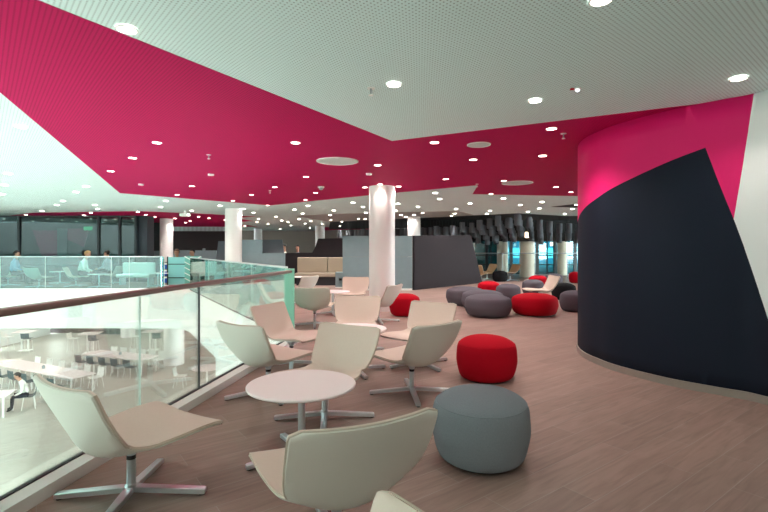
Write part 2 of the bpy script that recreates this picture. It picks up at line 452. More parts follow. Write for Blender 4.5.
# ------------------------------------------------------------------ balustrades
def balustrade(name, label, pts, panels, glass_m, rail_m, rail_sec, top=1.047, posts=(), base=.07):
    """pts: two ends on the edge; panels: fractions where panes meet"""
    a, b_ = Vector(pts[0]), Vector(pts[1]); d = (b_-a); L = d.length; d = d/L
    r = thing(name, label, 'balustrade', (a.x, a.y, 0), math.atan2(d.y, d.x))
    name_first = 'brown handrail' in label
    fr = [0]+list(panels)+[1]
    for f0, f1 in zip(fr, fr[1:]):
        x0, x1 = f0*L+.0005, f1*L-.0005
        obj('glass_panel', box(B(), ((x0+x1)/2, -.015, (base+top)/2), (x1-x0, .01, top-base)), glass_m, r)
    b = B()
    w, h = rail_sec
    box(b, (L/2, -.015, top+h/2-.004), (L, w, h), bev=min(w, h)*.3); obj('handrail', b, rail_m, r)
    for f in panels:
        obj('joint_seal', box(B(), (f*L, -.015, (base+top)/2), (.0015 if name_first and f < max(panels) else .014, .013, top-base)), M['frame'] if name_first and f == max(panels) else M['seal'], r)
    obj('base_channel', box(B(), (L/2, -.015, base+.007), (L, .03, .014)), M['black_plastic'], r)
    return r, L, d
def frac(px, a, d, L):
    k = (px-384)/FPX; return ((k*a.y-a.x)/(d.x-k*d.y))/L
d = (CORN-N0).normalized(); L = (CORN-N0).length; a = N0+Vector((d.y, -d.x, 0))*.015
fr1 = [frac(px, a, d, L) for px in (-500, 140, 199)]
near, _, _ = balustrade('glass_balustrade', 'long glass balustrade with brown handrail beside the beige swivel chairs', (N0, CORN), [f for f in fr1 if 0 < f < 1], M['glass'], M['rail_wood'], (.085, .042))
P2 = CORN+(FCOR-CORN)*.93
a = CORN; d = (P2-CORN).normalized(); L = (P2-CORN).length
fr2 = [frac(px, a, d, L) for px in (252, 228, 208)]
balustrade('glass_balustrade', 'glass balustrade with thin pale rail running back from the handrail corner', (CORN+fdir*.12, P2), fr2, glass('side_balustrade_glass', 'cfeee4', .28), M['rail_steel'], (.03, .03), top=1.11)
P3 = FCOR+Vector((-.9, 0, 0))
fr3 = [frac(px, P3, Vector((-1, 0, 0)), 15) for px in (164, 129, 111, 45, 0)]
balustrade('glass_balustrade', 'far glass balustrade with thin pale rail in front of the dark glazed room', (P3, Vector((P3.x-15, FARY, 0))), fr3, M['glass_far'], M['rail_steel'], (.03, .03), top=1.13)
obj('corner_post', box(B(), ((CORN-N0).length-.01, -.015, .59), (.035, .14, 1.04)), M['glass_edge'], near)
hr_a, hr_b = AT(470, 22.2), AT(600, 22.2)
hr = thing('steel_handrail', 'slim steel handrail on posts in front of the cream columns', 'handrail', (hr_a.x, 22.2, 0))
obj('rail', tube(B(), [(0, 0, 1.2), (hr_b.x-hr_a.x, 0, 1.2)], .022, 10), M['steel'], hr, True)
for k in range(5): obj('post', cyl(B(), .015, 0, 1.2, ((hr_b.x-hr_a.x)*k/4, 0), 8), M['steel'], hr, True)

# ------------------------------------------------------------------ swivel lounge chair
PROF = spline([(.365, .352), (.33, .365), (.22, .364), (.08, .343), (-.06, .310), (-.165, .305), (-.235, .345), (-.275, .43), (-.32, .545), (-.362, .655), (-.385, .715)], 30)
def sm(t): return t*t*(3-2*t)
def chair_surface(off, nv=14, inset=0.0):
    rows = []
    n = len(PROF)-1
    for i, (y, z) in enumerate(PROF):
        u = i/n
        a = PROF[max(i-1, 0)]; c = PROF[min(i+1, n)]
        t = Vector((0, c[0]-a[0], c[1]-a[1])).normalized(); 
        inward = Vector((0, t.z, -t.y))
        # half width along the profile
        hw = .325 - .065*math.exp(-((u-.52)/.17)**2)
        e = .045
        for uu in (u*1.25, (1-u)*1.25):
            if uu < e*1.6: hw -= .05*(1-math.sqrt(max(0, 1-(1-uu/(e*1.6))**2)))
        hw -= inset
        sag = .012+.075*math.exp(-((u-.56)/.2)**2)+.018*sm(max(0, (u-.6)/.4))
        row = []
        for j in range(nv+1):
            v = -1+2*j/nv
            p = Vector((hw*v, y, z))+inward*(sag*(v*v)+off)
            row.append(p)
        rows.append(row)
    return rows
def closed_sheet(in_rows, out_rows):
    bm = B()
    A = [[bm.verts.new(p) for p in r] for r in in_rows]; D = [[bm.verts.new(p) for p in r] for r in out_rows]
    n, m = len(A), len(A[0])
    for i in range(n-1):
        for j in range(m-1):
            bm.faces.new((A[i][j], A[i][j+1], A[i+1][j+1], A[i+1][j])); bm.faces.new((D[i][j], D[i+1][j], D[i+1][j+1], D[i][j+1]))
    for i in range(n-1):
        for j in (0, m-1): bm.faces.new((A[i][j], A[i+1][j], D[i+1][j], D[i][j]))
    for j in range(m-1):
        for i in (0, n-1): bm.faces.new((A[i][j], A[i][j+1], D[i][j+1], D[i][j]))
    return bm
def star_leg(bm, ang, L, h0=.062, h1=.026):
    """one flat tapering spoke of a four-star foot"""
    c, s = math.cos(ang), math.sin(ang)
    def P(x, y, z): return (c*x-s*y, s*x+c*y, z)
    w0, w1 = .025, .021
    st = [(.0, w0, h0-.026, h0), (.06, w0, h0-.03, h0), (L-.01, w1, h1-.018, h1+.012), (L, w1*.92, h1-.016, h1+.008)]
    rows = [[bm.verts.new(P(x, y, z)) for y, z in ((-w, a), (w, a), (w, b-.004), (w-.005, b), (-w+.005, b), (-w, b-.004))] for x, w, a, b in st]
    for a, b in zip(rows, rows[1:]):
        for k in range(6): bm.faces.new((a[k], a[(k+1) % 6], b[(k+1) % 6], b[k]))
    bm.faces.new(rows[0]); bm.faces.new(rows[-1][::-1])
    return bm
def make_chair():
    r = thing('swivel_chair', 'x', 'chair')
    obj('upholstery', closed_sheet(chair_surface(.014), chair_surface(.0)), M['leather'], r, 60)
    sh = obj('shell', closed_sheet(chair_surface(-.001, inset=.002), chair_surface(-.013, inset=.004)), M['shell'], r, 60)
    # piping: a fine bead round the rim between leather and shell
    rows = chair_surface(0, inset=-.0005)
    rim = [rr[0] for rr in rows]+rows[-1][1:]+[rr[-1] for rr in rows[-2::-1]]+rows[0][-2:0:-1]
    b = B(); tube(b, rim+[rim[0]], .0045, 6, False); obj('piping', b, M['edge'], r, True)
    b = B(); lathe(b, [(0, .05), (.034, .05), (.034, .066), (.024, .075), (.024, .24), (.034, .262), (.07, .298), (.07, .302), (0, .302)], 24)
    obj('stem', b, M['chrome'], r, True)
    b = B(); cyl(b, .0245, .215, .238); obj('swivel_collar', b, M['black_plastic'], r, True)
    for k in range(4):
        lg = obj('leg', star_leg(B(), PI/4+k*PI/2+.0, .41), M['chrome'], r, 30)
        a = PI/4+k*PI/2
        b = B(); cyl(b, .016, 0, .012, (math.cos(a)*.39, math.sin(a)*.39), 12); obj('glide', b, M['black_plastic'], lg, True)
    return r
chair0 = make_chair(); used = []
def chair(pos, facing, label, group='beige swivel lounge chairs', legs=None):
    rz = math.radians(facing-90)
    if not used:
        used.append(1); chair0.location = pos; chair0.rotation_euler = (0, 0, rz); tag(chair0, label, None, group); r = chair0
    else: r = dup(chair0, pos, rz, label, group)
    if legs is not None:
        for ch in r.children:
            if ch.name.startswith('leg'): ch.rotation_euler.z = math.radians(legs)-rz-PI/4
    return r
chair((-1.43, 2.66, 0), 57, 'beige swivel chair beside the brown handrail, its side and whole star foot in view', legs=4)
chair((-.22, 2.17, 0), 117, 'large beige swivel chair seen from behind in front of the round white table', legs=20)
chair((-.12, .87, 0), 214, 'cream swivel chair of which only the top corner of the back shows', legs=20)
chair((-.49, 3.88, 0), 239, 'beige swivel chair facing us across the round white table', legs=5)
chair((-1.12, 4.55, 0), 56, 'pale swivel chair by the glass kerb, back turned, with pink toned seat', legs=30)
chair((-1.11, 5.64, 0), -24, 'rose tinted swivel chair turned sideways in front of the glass corner', legs=10)
chair((-1.27, 8.62, 0), 88, 'pale green grey swivel chair seen straight from behind near the glass corner', legs=8)
chair((-.72, 11.0, 0), 262, 'pale pink swivel chair facing us beyond the small far table', legs=8)
chair((-.1, 9.05, 0), 152, 'brownish shaded swivel chair standing against the white column', legs=10)
chair((-.40, 6.42, 0), 266, 'beige swivel chair facing us just behind the second white table', legs=15)
chair((.43, 5.70, 0), 235, 'cream swivel chair angled towards the second table, in front of the mid red pouf', legs=30)
chair((.27, 4.56, 0), 130, 'grey toned swivel chair seen from behind beside the bright red pouf', legs=5)
chair(AT(300, 12.0), 148, 'brown shaded swivel chair beside the beige booth bench')
chair(AT(541, 11.9), 184, 'swivel chair in side view among the grey and red poufs')
far_ch = 'distant tan swivel chairs by the windows'
def tan(c):
    setmat(c, 'upholstery', M['tan']); setmat(c, 'shell', M['tan'])
M['tan'] = mat('tan_leather', 'a98a68', .5)
for px, d, f, l in ((481, 20.0, 40, 'tan swivel chair half hidden by the charcoal booth panel'), (487, 21.4, 200, 'tan swivel chair facing us by the windows behind the charcoal panel'), (510, 20.8, 200, 'tan swivel chair behind the black pouf by the windows')):
    tan(chair(AT(px, d), f, l, far_ch))

# ------------------------------------------------------------------ coffee tables
def make_table():
    r = thing('coffee_table', 'x', 'table')
    R = .364
    obj('tabletop', lathe(B(), [(0, .476), (R-.006, .476), (R, .482), (R, .490), (R-.005, .495), (0, .495)], 72), M['table_white'], r, 30)
    b = B(); lathe(b, [(0, .05), (.036, .05), (.036, .068), (.025, .076), (.025, .455), (.09, .470), (.09, .477), (0, .477)], 24); obj('stem', b, M['chrome'], r, True)
    for k in range(4):
        lg = obj('leg', star_leg(B(), k*PI/2, .375), M['chrome'], r, 30)
        b = B(); cyl(b, .016, 0, .012, (math.cos(k*PI/2)*.355, math.sin(k*PI/2)*.355), 12); obj('glide', b, M['black_plastic'], lg, True)
    return r
tb = make_table(); tb.location = (-.555, 3.17, 0); tb.rotation_euler.z = math.radians(32)
tag(tb, 'round white coffee table in the middle of the four large beige chairs', None, 'round white coffee tables')
dup(tb, (-.335, 5.38, 0), .4, 'round white coffee table partly hidden behind a beige chair back')
dup(tb, (-1.10, 10.1, 0), .2, 'small looking round coffee table behind the green grey chair')
dup(tb, AT(303, 15.4), .2, 'round white coffee table in front of the beige booth bench')
for px, d, l in ((158, 17.6, 'round white table behind the far glass beside the blue boxes'), (60, 19.0, 'round white table behind the far glass between the seated people'), (99, 17.0, 'round white table behind the far glass by the dark haired person')):
    dup(tb, AT(px, d), .3, l)

# ------------------------------------------------------------------ poufs
def make_pouf(R, H, m, name='pouf'):
    r = thing(name, 'x', 'pouf')
    prof = [(0, .012), (R*.74, .012), (R*.85, .032), (R*.925, .08), (R*.977, .15), (R, H*.44), (R*.99, H*.6), (R*.972, H*.72), (R*.925, H*.81), (R*.81, H*.88), (R*.62, H*.945), (R*.4, H*.982), (R*.2, H*.997), (0, H)]
    flat = prof[:2]; cur = spline([p for p in prof[1:]], 40)
    bm = lathe(B(), [prof[0]]+[(max(0, a), z) for a, z in cur[:-1]]+[(0, H)], 48)
    # slightly rounded-triangle plan, as upholstered poufs are
    for v in bm.verts:
        a = math.atan2(v.co.y, v.co.x); k = 1+.022*math.cos(3*a)*min(1, v.co.z/.1); v.co.x *= k; v.co.y *= k
    body = obj('cushion', bm, m, r, True)
    b = B(); ring = []
    for k in range(49):
        a = 2*PI*k/48; rr = R*.925*(1+.022*math.cos(3*a))
        ring.append((rr*math.cos(a), rr*math.sin(a), H*.808))
    tube(b, ring, .004, 6, False); obj('seam', b, m, r, True)
    b = B(); cyl(b, R*.7, 0, .014, n=40); obj('base', b, M['black_plastic'], r, True)
    return r
PM = {'grey': M['grey_fabric'], 'taupe': M['taupe_fabric'], 'red': M['red_fabric'], 'black': M['black_fabric']}
proto = {}
def pouf(px, py, col, big, label, rz=0):
    """px, py: centre of the foot on the floor"""
    p = U(px, py); key = (col, big)
    if key not in proto:
        r = proto[key] = make_pouf(.485 if big else .325, .455 if big else .465, PM[col])
        r.location = p; r.rotation_euler.z = rz
        tag(r, label, None, 'upholstered poufs')
    else: r = dup(proto[key], p, rz, label)
    return r
pouf(481, 458, 'grey', False, 'blue grey wool pouf beside the largest looking chair back', .5)
pouf(486, 378, 'red', False, 'bright red pouf between the grey toned chair and the blue grey pouf')
pouf(405, 315.5, 'red', False, 'red pouf beside the white column', 1)
pouf(488, 315.8, 'taupe', True, 'grey pouf in front of the pouf cluster, next to the wide red pouf', .3)
pouf(483, 309.5, 'taupe', True, 'grey pouf half hidden directly behind the front grey pouf', .9)
pouf(465, 304.5, 'taupe', True, 'grey pouf in front of the charcoal booth panel', .2)
pouf(535, 314.5, 'red', True, 'wide red pouf next to the front grey pouf', .6)
pouf(488.5, 297, 'red', False, 'red pouf peeking out between grey poufs by the charcoal panel')
pouf(508, 301, 'taupe', False, 'grey pouf directly behind the gap between the grey and wide red poufs', .1)
pouf(533, 294.5, 'taupe', False, 'grey pouf right behind the swivel chair in side view', .4)
pouf(538, 288.5, 'red', False, 'red pouf showing only its top behind a grey pouf', .4)
pouf(554, 285.5, 'taupe', False, 'grey pouf behind the side view chair back', .8)
pouf(564, 299.5, 'black', False, 'black pouf behind the side view swivel chair', .8)
pouf(575, 311, 'taupe', False, 'grey pouf cut off by the curved navy wall', .8)
pouf(577, 283, 'red', False, 'red pouf at the navy wall edge in front of a cream column')
pouf(500, 281.4, 'black', False, 'small black pouf by the windows in front of a cream column')
pouf(589, 290.5, 'red', False, 'red pouf of which a sliver shows past the navy wall edge')

# ------------------------------------------------------------------ booths and panels
def tapered_panel(name, label, pts, m, thick=.09, parts=None):
    o = obj(name, slab(B(), pts, thick), m); tag(o, label, 'partition panel', 'felt booth panels'); return o
e0, e1 = AT(343.5, 16.3), U(412, 290); e0 = Vector((e0.x, e1.y+.0, 0))
ph = 1.86
bp = thing('booth_divider', 'tall blue grey felt panel behind the white column', 'partition panel', (0, 0, 0), 0, 'felt booth panels')
zt = EYE+(HY-236)/FPX*e1.y
obj('lower_board', slab(B(), [(e0.x, e0.y, .06), (e1.x, e1.y, .06), (e1.x, e1.y, 1.13), (e0.x, e0.y, 1.13)], .1), M['panel_blue'], bp)
obj('upper_board', slab(B(), [(e0.x, e0.y, 1.136), (e1.x, e1.y, 1.136), (e1.x, e1.y, zt), (e0.x, e0.y, zt)], .1), M['panel_blue'], bp)
obj('plinth', slab(B(), [(e0.x, e0.y-.02, 0), (e1.x, e1.y-.02, 0), (e1.x, e1.y-.02, .06), (e0.x, e0.y-.02, .06)], .1), M['trim_white'], bp)
f1 = U(480.5, 282.8); 
zt2 = EYE+(HY-235.2)/FPX*f1.y
ft = AT(469, f1.y-.35); dirf = (f1-e1).normalized()
tt = (AT(469, 1).x*e1.y-e1.x)/(dirf.x-AT(469, 1).x*dirf.y); ft = e1+dirf*tt
tapered_panel('booth_divider', 'charcoal felt panel with a slanted end behind the poufs', [(e1.x+.01, e1.y, 0), (f1.x, f1.y, 0), (ft.x, ft.y, zt2-.02), (e1.x+.01, e1.y, zt+.01)], M['panel_dark'])
# booth bench
by = 18.3
bx0, bx1 = AT(296, by).x, AT(345, by).x
bn = thing('booth_bench', 'beige upholstered booth bench between the felt panels', 'bench', ((bx0+bx1)/2, by, 0))
w = bx1-bx0; xm = w*.13
obj('plinth', box(B(), (0, .02, .16), (w*.94, .5, .32)), M['bench_dark'], bn)
for x0, x1 in ((-w/2, xm), (xm, w/2)):
    obj('back_cushion', box(B(), ((x0+x1)/2, .3, .77), (x1-x0-.015, .14, .6), bev=.03), M['bench'], bn)
obj('seat_cushion', box(B(), (0, .0, .4), (w, .62, .15), bev=.03), M['bench'], bn)
def panel_px(label, pts, d, m, th=.09, name='booth_divider'):
    """pts: (px, z) corners on the upright plane at depth d"""
    return tapered_panel(name, label, [tuple(AT(px, d, z)) for px, z in pts], m, -th if False else th)
def zy(py, d): return EYE+(HY-py)/FPX*d
d = 18.95
panel_px('charcoal felt panel with a stepped notch behind the beige bench', [(285, 0), (344, 0), (344, zy(238.3, d)), (318.5, zy(238.6, d)), (315.5, zy(247, d)), (312.5, zy(252.6, d)), (285, zy(253, d))], d, M['panel_dark'])
d = 17.4
panel_px('low blue grey felt panel with a sloping end behind the glass corner', [(244, 0), (285.3, 0), (285.3, zy(253.2, d)), (248, zy(253.2, d))], d, M['panel_blue'])
d = 20.2
panel_px('slate felt panel with a slanted end behind the low blue grey panel', [(263, 0), (288, 0), (282.5, zy(239.6, d)), (263, zy(239.8, d))], d, M['panel_grey'])
d = 19.6
panel_px('tall blue grey felt panel beside the white column', [(240, 0), (262.6, 0), (262.6, zy(239.8, d)), (240, zy(239.9, d))], d, M['panel_blue'])
d = 19.9
panel_px('slate felt panel with a sloping edge peeking out from behind the white column', [(214, 0), (228, 0), (228, zy(241.2, d)), (219, zy(241.2, d))], d, M['panel_grey'])
d = 24.6
panel_px('long slate felt panel in front of the dark brown wall', [(149, 0), (217, 0), (217, zy(250.5, d)), (176, zy(250.3, d)), (151, zy(251, d))], d, M['panel_blue'])
# grey cabinet with black knob beside the bench
cb = thing('cabinet', 'small grey cabinet with a black catch at the end of the beige bench', 'cabinet', AT(340.5, 17.2))
obj('body', box(B(), (0, 0, .29), (.34, .4, .54), bev=.01), M['panel_blue'], cb); obj('plinth', box(B(), (0, 0, .015), (.34, .4, .03)), M['trim_white'], cb); obj('catch', box(B(), (.02, -.21, .3), (.1, .03, .08)), M['black_plastic'], cb)
# counter things in front of the brown wall
ct = thing('bar_counter', 'dark counter along the brown back wall', 'counter', AT(180, 28.2))
obj('body', box(B(), (0, 0, .55), (4.6, .6, 1.1)), M['brown_wall'], ct); obj('worktop', box(B(), (0, 0, 1.13), (4.7, .7, .05)), M['panel_dark'], ct)
for i, (px, h) in enumerate(((152.5, .24), (155, .3), (157.5, .26), (160, .22))):
    b = B(); lathe(b, [(0, 0), (.045, 0), (.045, h*.6), (.016, h*.78), (.016, h), (0, h)], 12)
    o = obj('bottle', b, M['chair_white'], None, True); o.location = AT(px, 28.2, 1.155); tag(o, 'small pale bottle in the row on the dark counter', 'bottle', 'bottles on the dark counter')
for px, w_, h, l in ((181, .5, .12, 'low grey tray on the dark counter'), (199, .3, .1, 'small flat box on the dark counter'), (204, .12, .28, 'upright grey jar on the dark counter')):
    o = obj('tray' if 'tray' in l else ('box' if 'box' in l else 'jar'), box(B(), (0, 0, h/2), (w_, .2, h), bev=.02), M['steel']); o.location = AT(px, 28.2, 1.155); tag(o, l, 'container')

# ------------------------------------------------------------------ racks and boxes behind the far glass
def chevron_rack(px, d):
    r = thing('display_rack', 'white chevron patterned display rack behind the far glass', 'rack', AT(px, d))
    obj('back_panel', box(B(), (0, .03, .58), (.62, .03, 1.1)), mat('mint_panel', '78b8ae', .4), r)
    for i in range(5):
        z = .16+i*.2
        b = B(); tube(b, [(-.3, -.02, z+.16), (0, -.02, z), (.3, -.02, z+.16)], .018, 6); obj('chevron_shelf', b, M['chair_white'], r)
    obj('foot', box(B(), (0, 0, .015), (.6, .3, .03)), M['black_plastic'], r)
chevron_rack(193, 17.4)
def blue_rack(px, d):
    r = thing('book_rack', 'dark book rack with bright blue boxes behind the far glass', 'rack', AT(px, d))
    obj('frame', box(box(B(), (-.2, 0, .5), (.03, .3, 1.0)), (.2, 0, .5), (.03, .3, 1.0)), M['frame'], r)
    for i in range(4):
        sh = obj('shelf', box(B(), (0, 0, .06+i*.27), (.4, .3, .025)), M['frame'], r)
        if i < 3: obj('blue_box', box(B(), (0, -.02, .16+i*.27), (.34, .22, .16)), M['blue'], sh)
blue_rack(167.5, 18.6)
sc = thing('glass_screen', 'pale cyan glass screen on a dark frame beside the chevron rack', 'screen', AT(179.5, 18.0))
obj('frame', box(box(box(box(B(), (-.45, 0, .56), (.04, .05, 1.1)), (.42, 0, .56), (.04, .05, 1.1)), (0, 0, .3), (.86, .05, .03)), (0, 0, .82), (.86, .05, .03)), M['frame'], sc)
obj('pane', box(B(), (-.01, 0, .56), (.84, .012, 1.06)), mat('frosted_cyan', '8fd0cf', .4), sc)
def low_filler(x, w_, l):  # blocks added to give the lower glass its cyan brightness
    r = thing('cyan_filler_block', l, 'cabinet', (x, 20.9, 0), 0, 'added white and cyan blocks in the glazed room')
    obj('body', box(B(), (0, 0, .36), (w_, .45, .7), bev=.01), M['chair_white'], r); obj('worktop', box(B(), (0, 0, .725), (w_+.04, .5, .03)), M['panel_blue'], r)
    obj('cyan_face', box(B(), (0, -.235, .36), (w_-.08, .02, .28)), mat('cyan_front', '7fc2cc', .4), r)
for i, px in enumerate((15, 42, 70, 98, 124)):
    low_filler(AT(px, 20.9).x, 1.05, ('added white and cyan block behind glass by the blue shirted person', 'added white and cyan block behind glass between two round tables', 'added white and cyan block behind glass beside the person in white', 'added white and cyan block behind glass by the dark haired person', 'added white and cyan block at the corner end of the glazed room')[i])
for nm_, pts_, m_, l_ in (('painted_reflection', [(33, 2.4), (57.5, 2.4), (57.5, .9), (43, .9)], 'pink_wall', 'slanted magenta glass reflection painted on the glazed room back wall'), ('painted_reflection', [(68, 2.5), (90, 2.5), (84, 1.5), (68, 1.9)], 'pink_wall', 'magenta glass reflection painted by the exit sign in the glazed room'), ('painted_reflection', [(57.7, 2.5), (67.7, 2.5), (67.7, .9), (57.7, .9)], 'ceil_grey', 'pale grey upright reflection painted between the magenta shapes in the glazed room')):
    tag(obj(nm_, slab(B(), [tuple(AT(px, 25.18, z)) for px, z in pts_], -.04), M[m_]), l_, 'painted reflection')  # coloured shapes stand in for reflections in the glass
for i_ in range(9):
    o = obj('ceiling_light', lathe(B(), [(0, 0), (.05, 0), (.05, -.006), (0, -.007)], 12), M['lamp'], None, True); o.location = AT(4+i_*14.5, 22.3+(i_ % 3)*.9, CEIL-.001); tag(o, 'small glowing disc for a lamp reflection in the dark glazed room', 'ceiling light', 'reflected lamp discs in the glazed room')  # glowing discs added in place of ceiling lights mirrored in the glass
ex = obj('exit_sign', box(B(), (0, 0, 0), (.45, .05, .2)), M['green_sign']); ex.location = AT(88, 25.15, 2.5); tag(ex, 'small glowing green exit sign inside the dark glazed room', 'sign')
lc = thing('lounge_seat', 'long curved white bench seat behind the far glass', 'bench', AT(136, 18.4))
obj('back', box(B(), (0, .25, .62), (1.3, .12, .5), bev=.05), M['chair_white'], lc); obj('seat', box(B(), (0, 0, .36), (1.3, .55, .14), bev=.04), M['chair_white'], lc)
for sx in (-.55, .55): obj('leg', box(B(), (sx, .05, .15), (.05, .4, .3)), M['chrome'], lc)
for px, d_, f, l in ((8, 17.9, 250, 'pale swivel chair behind the far glass carrying the blue shirted person'), (39, 17.2, 80, 'cream swivel chair seen from behind through the far glass, empty'), (76, 17.6, 20, 'cream swivel chair behind the far glass carrying the person in white'), (112, 18.9, 180, 'cream swivel chair behind the far glass carrying the dark haired person'), (180, 19.4, 250, 'swivel chair behind the chevron rack carrying the brown haired person'), (198, 19.5, 200, 'swivel chair behind the chevron rack carrying the person in dark')):
    chair(AT(px, d_), f, l, 'swivel chairs behind the far glass')

# ------------------------------------------------------------------ people
def person(loc, rz, label, shirt, hair, lean=0, seat=.4, trousers=None, arms=0, scale=1):
    J = {}
    def R(p):   # bend the upper body about the hips
        x, y, z = p; y0, z0 = y, z-seat-.08; a = -math.radians(lean)
        return (x, y0*math.cos(a)-z0*math.sin(a), y0*math.sin(a)+z0*math.cos(a)+seat+.08)
    s = seat+.08
    V = [((0, 0, s), .13), (R((0, -.01, s+.2)), .125), (R((0, 0, s+.40)), .14), (R((0, .0, s+.52)), .075), (R((0, .01, s+.6)), .055), (R((0, .035, s+.68)), .088), (R((0, .035, s+.77)), .098), (R((0, .02, s+.84)), .065)]
    E = [(i, i+1, 'shirt' if i < 3 else 'skin') for i in range(7)]
    for sx in (-1, 1):
        b = len(V)
        V += [(R((sx*.17, 0, s+.45)), .07), (R((sx*.23, .1+arms, s+.2)), .05), (R((sx*.15, .33+arms, s+.17)), .035), (R((sx*.13, .4+arms, s+.165)), .03)]
        E += [(2, b, 'shirt'), (b, b+1, 'shirt'), (b+1, b+2, 'shirt'), (b+2, b+3, 'skin')]
        for f in range(5):
            fx = (f-2)*.014; ln = (.055, .07, .078, .07, .05)[f]
            n0 = len(V); x0 = sx*.13+fx
            if f == 0 : x1, y1 = x0-.03, .43+arms
            else: x1, y1 = x0+fx*.4, .43+arms
            V += [(R((x1, y1, s+.16)), .010), (R((x1+fx*.2, y1+ln*.5, s+.145)), .009)]
            E += [(b+3, n0, 'skin'), (n0, n0+1, 'skin')]
        b = len(V)
        V += [((sx*.1, .04, s-.01), .1), ((sx*.13, .44, s-.01), .072), ((sx*.13, .45, .1), .047), ((sx*.14, .6, .035), .035)]
        E += [(0, b, 'trousers'), (b, b+1, 'trousers'), (b+1, b+2, 'trousers'), (b+2, b+3, 'shoe')]
    me = bpy.data.meshes.new('person_skeleton'); me.from_pydata([v for v, _ in V], [(a, b) for a, b, _ in E], [])
    tmp = bpy.data.objects.new('person_skeleton', me); C.objects.link(tmp)
    sk = tmp.modifiers.new('skin', 'SKIN'); sk.use_smooth_shade = True; sb = tmp.modifiers.new('sub', 'SUBSURF'); sb.levels = 1
    for i, (_, r) in enumerate(V): me.skin_vertices[0].data[i].radius = (r, r)
    me.skin_vertices[0].data[0].use_root = True
    dg = bpy.context.evaluated_depsgraph_get(); dg.update()
    m2 = bpy.data.meshes.new_from_object(tmp.evaluated_get(dg)); bpy.data.objects.remove(tmp)
    kinds = ['skin', 'shirt', 'trousers', 'shoe']
    m2.materials.clear()
    for x in (M['skin'], shirt, trousers or M['trousers'], M['black_plastic']): m2.materials.append(x)
    VV = [Vector(v) for v, _ in V]
    for f in m2.polygons:
        c = f.center; best = None
        for a, b, k in E:
            ab = VV[b]-VV[a]; t = max(0, min(1, (c-VV[a]).dot(ab)/max(ab.length_squared, 1e-9))); dd = (c-(VV[a]+ab*t)).length/(V[a][1]*(1-t)+V[b][1]*t)
            if best is None or dd < best[0]: best = (dd, k)
        f.material_index = kinds.index(best[1]); f.use_smooth = True
    o = bpy.data.objects.new('person', m2); C.objects.link(o); o.location = loc; o.rotation_euler.z = rz; o.scale = (scale,)*3
    tag(o, label, 'person')
    hp = R((0, .015, s+.775))
    bm = B(); bmesh.ops.create_uvsphere(bm, u_segments=16, v_segments=10, radius=.112)
    for v in list(bm.verts):
        if v.co.z < -.03 and v.co.y > -.02 or v.co.z < -.09 or (v.co.y > .07 and v.co.z < .03): bm.verts.remove(v)
    bmesh.ops.translate(bm, vec=hp, verts=bm.verts); hr = obj('hair', bm, hair, o, True)
    for sx in (-1, 1):
        bm = B(); bmesh.ops.create_uvsphere(bm, u_segments=8, v_segments=6, radius=.012); bmesh.ops.translate(bm, vec=R((sx*.033, .128, s+.73)), verts=bm.verts); obj('eye', bm, M['eye'], o, True)
    bm = B(); tube(bm, [R((0, .125, s+.73)), R((0, .155, s+.695)), R((0, .12, s+.685))], .012, 6); obj('nose', bm, M['skin'], o, True)
    bm = B(); tube(bm, [R((-.025, .118, s+.655)), R((0, .124, s+.653)), R((.025, .118, s+.655))], .006, 6); obj('mouth', bm, mat('lips', '9c5a50', .5), o, True)
    return o
rad = math.radians
person(AT(13, 17.95), rad(-70), 'person in light blue shirt and dark hair seated behind the far glass', M['blue_shirt'], M['hair_dark'], 8)
person(AT(80, 17.7), rad(-75), 'blond person in white shirt leaning forward behind the far glass', M['white_shirt'], M['hair_blond'], 18, scale=1.02)
person(AT(109, 18.85), rad(90), 'dark haired person in grey seated facing the person in white', M['grey_shirt'], M['hair_dark'], 5)
person(AT(177, 19.4), rad(190), 'brown haired person in grey seated behind the cyan glass screen', M['grey_shirt'], M['hair_brown'], 3, scale=1.03)
person(AT(193.5, 19.5), rad(150), 'dark haired person in dark clothes seated behind the chevron rack', M['dark_shirt'], M['hair_dark'], 3, scale=1.03)
person(AT(285.5, 22.8), rad(120), 'person in pale top seated beyond the slate booth panel', M['white_shirt'], M['hair_dark'], 3, scale=1.22)
person(AT(298, 26.5), rad(170), 'person in grey seated far back beyond the notched charcoal panel', M['grey_shirt'], M['hair_dark'], 3, scale=1.2)

# ------------------------------------------------------------------ lower floor furniture
def make_cafe_chair(m, name='cafe_chair', seat=.45, back=.36, legs=.45):
    r = thing(name, 'x', 'chair')
    prof = spline([(.22, seat-.01), (.16, seat), (-.1, seat-.015), (-.19, seat+.03), (-.22, seat+.15), (-.24, seat+back)], 14)
    rows = [[Vector((.215*v*(1 if y > -.15 else .95), y, z+.02*v*v)) for v in (-1, -.6, -.2, .2, .6, 1)] for y, z in prof]
    rows2 = [[p+Vector((0, -.012 if i > 8 else 0, -.014)) for p in rr] for i, rr in enumerate(rows)]
    obj('seat_shell', closed_sheet(rows, rows2), m, r, 60)
    for sx in (-1, 1):
        for sy in (-1, 1):
            b = B(); tube(b, [(sx*.17, sy*.14-.02, seat-.02), (sx*.21, sy*.2-.02, 0)], .012, 6); obj('leg', b, M['chair_white'], r, True)
    return r
teal0 = make_cafe_chair(M['chair_teal']); white0 = make_cafe_chair(M['chair_white']); first = {}
def cafe(src, key, pos, rz, label, group):
    if key not in first:
        first[key] = 1; src.location = pos; src.rotation_euler.z = rz; tag(src, label, None, group); return src
    return dup(src, pos, rz, label, group)
ordn = ['first', 'second', 'third', 'fourth', 'fifth', 'sixth', 'seventh', 'eighth']
TZ = .735
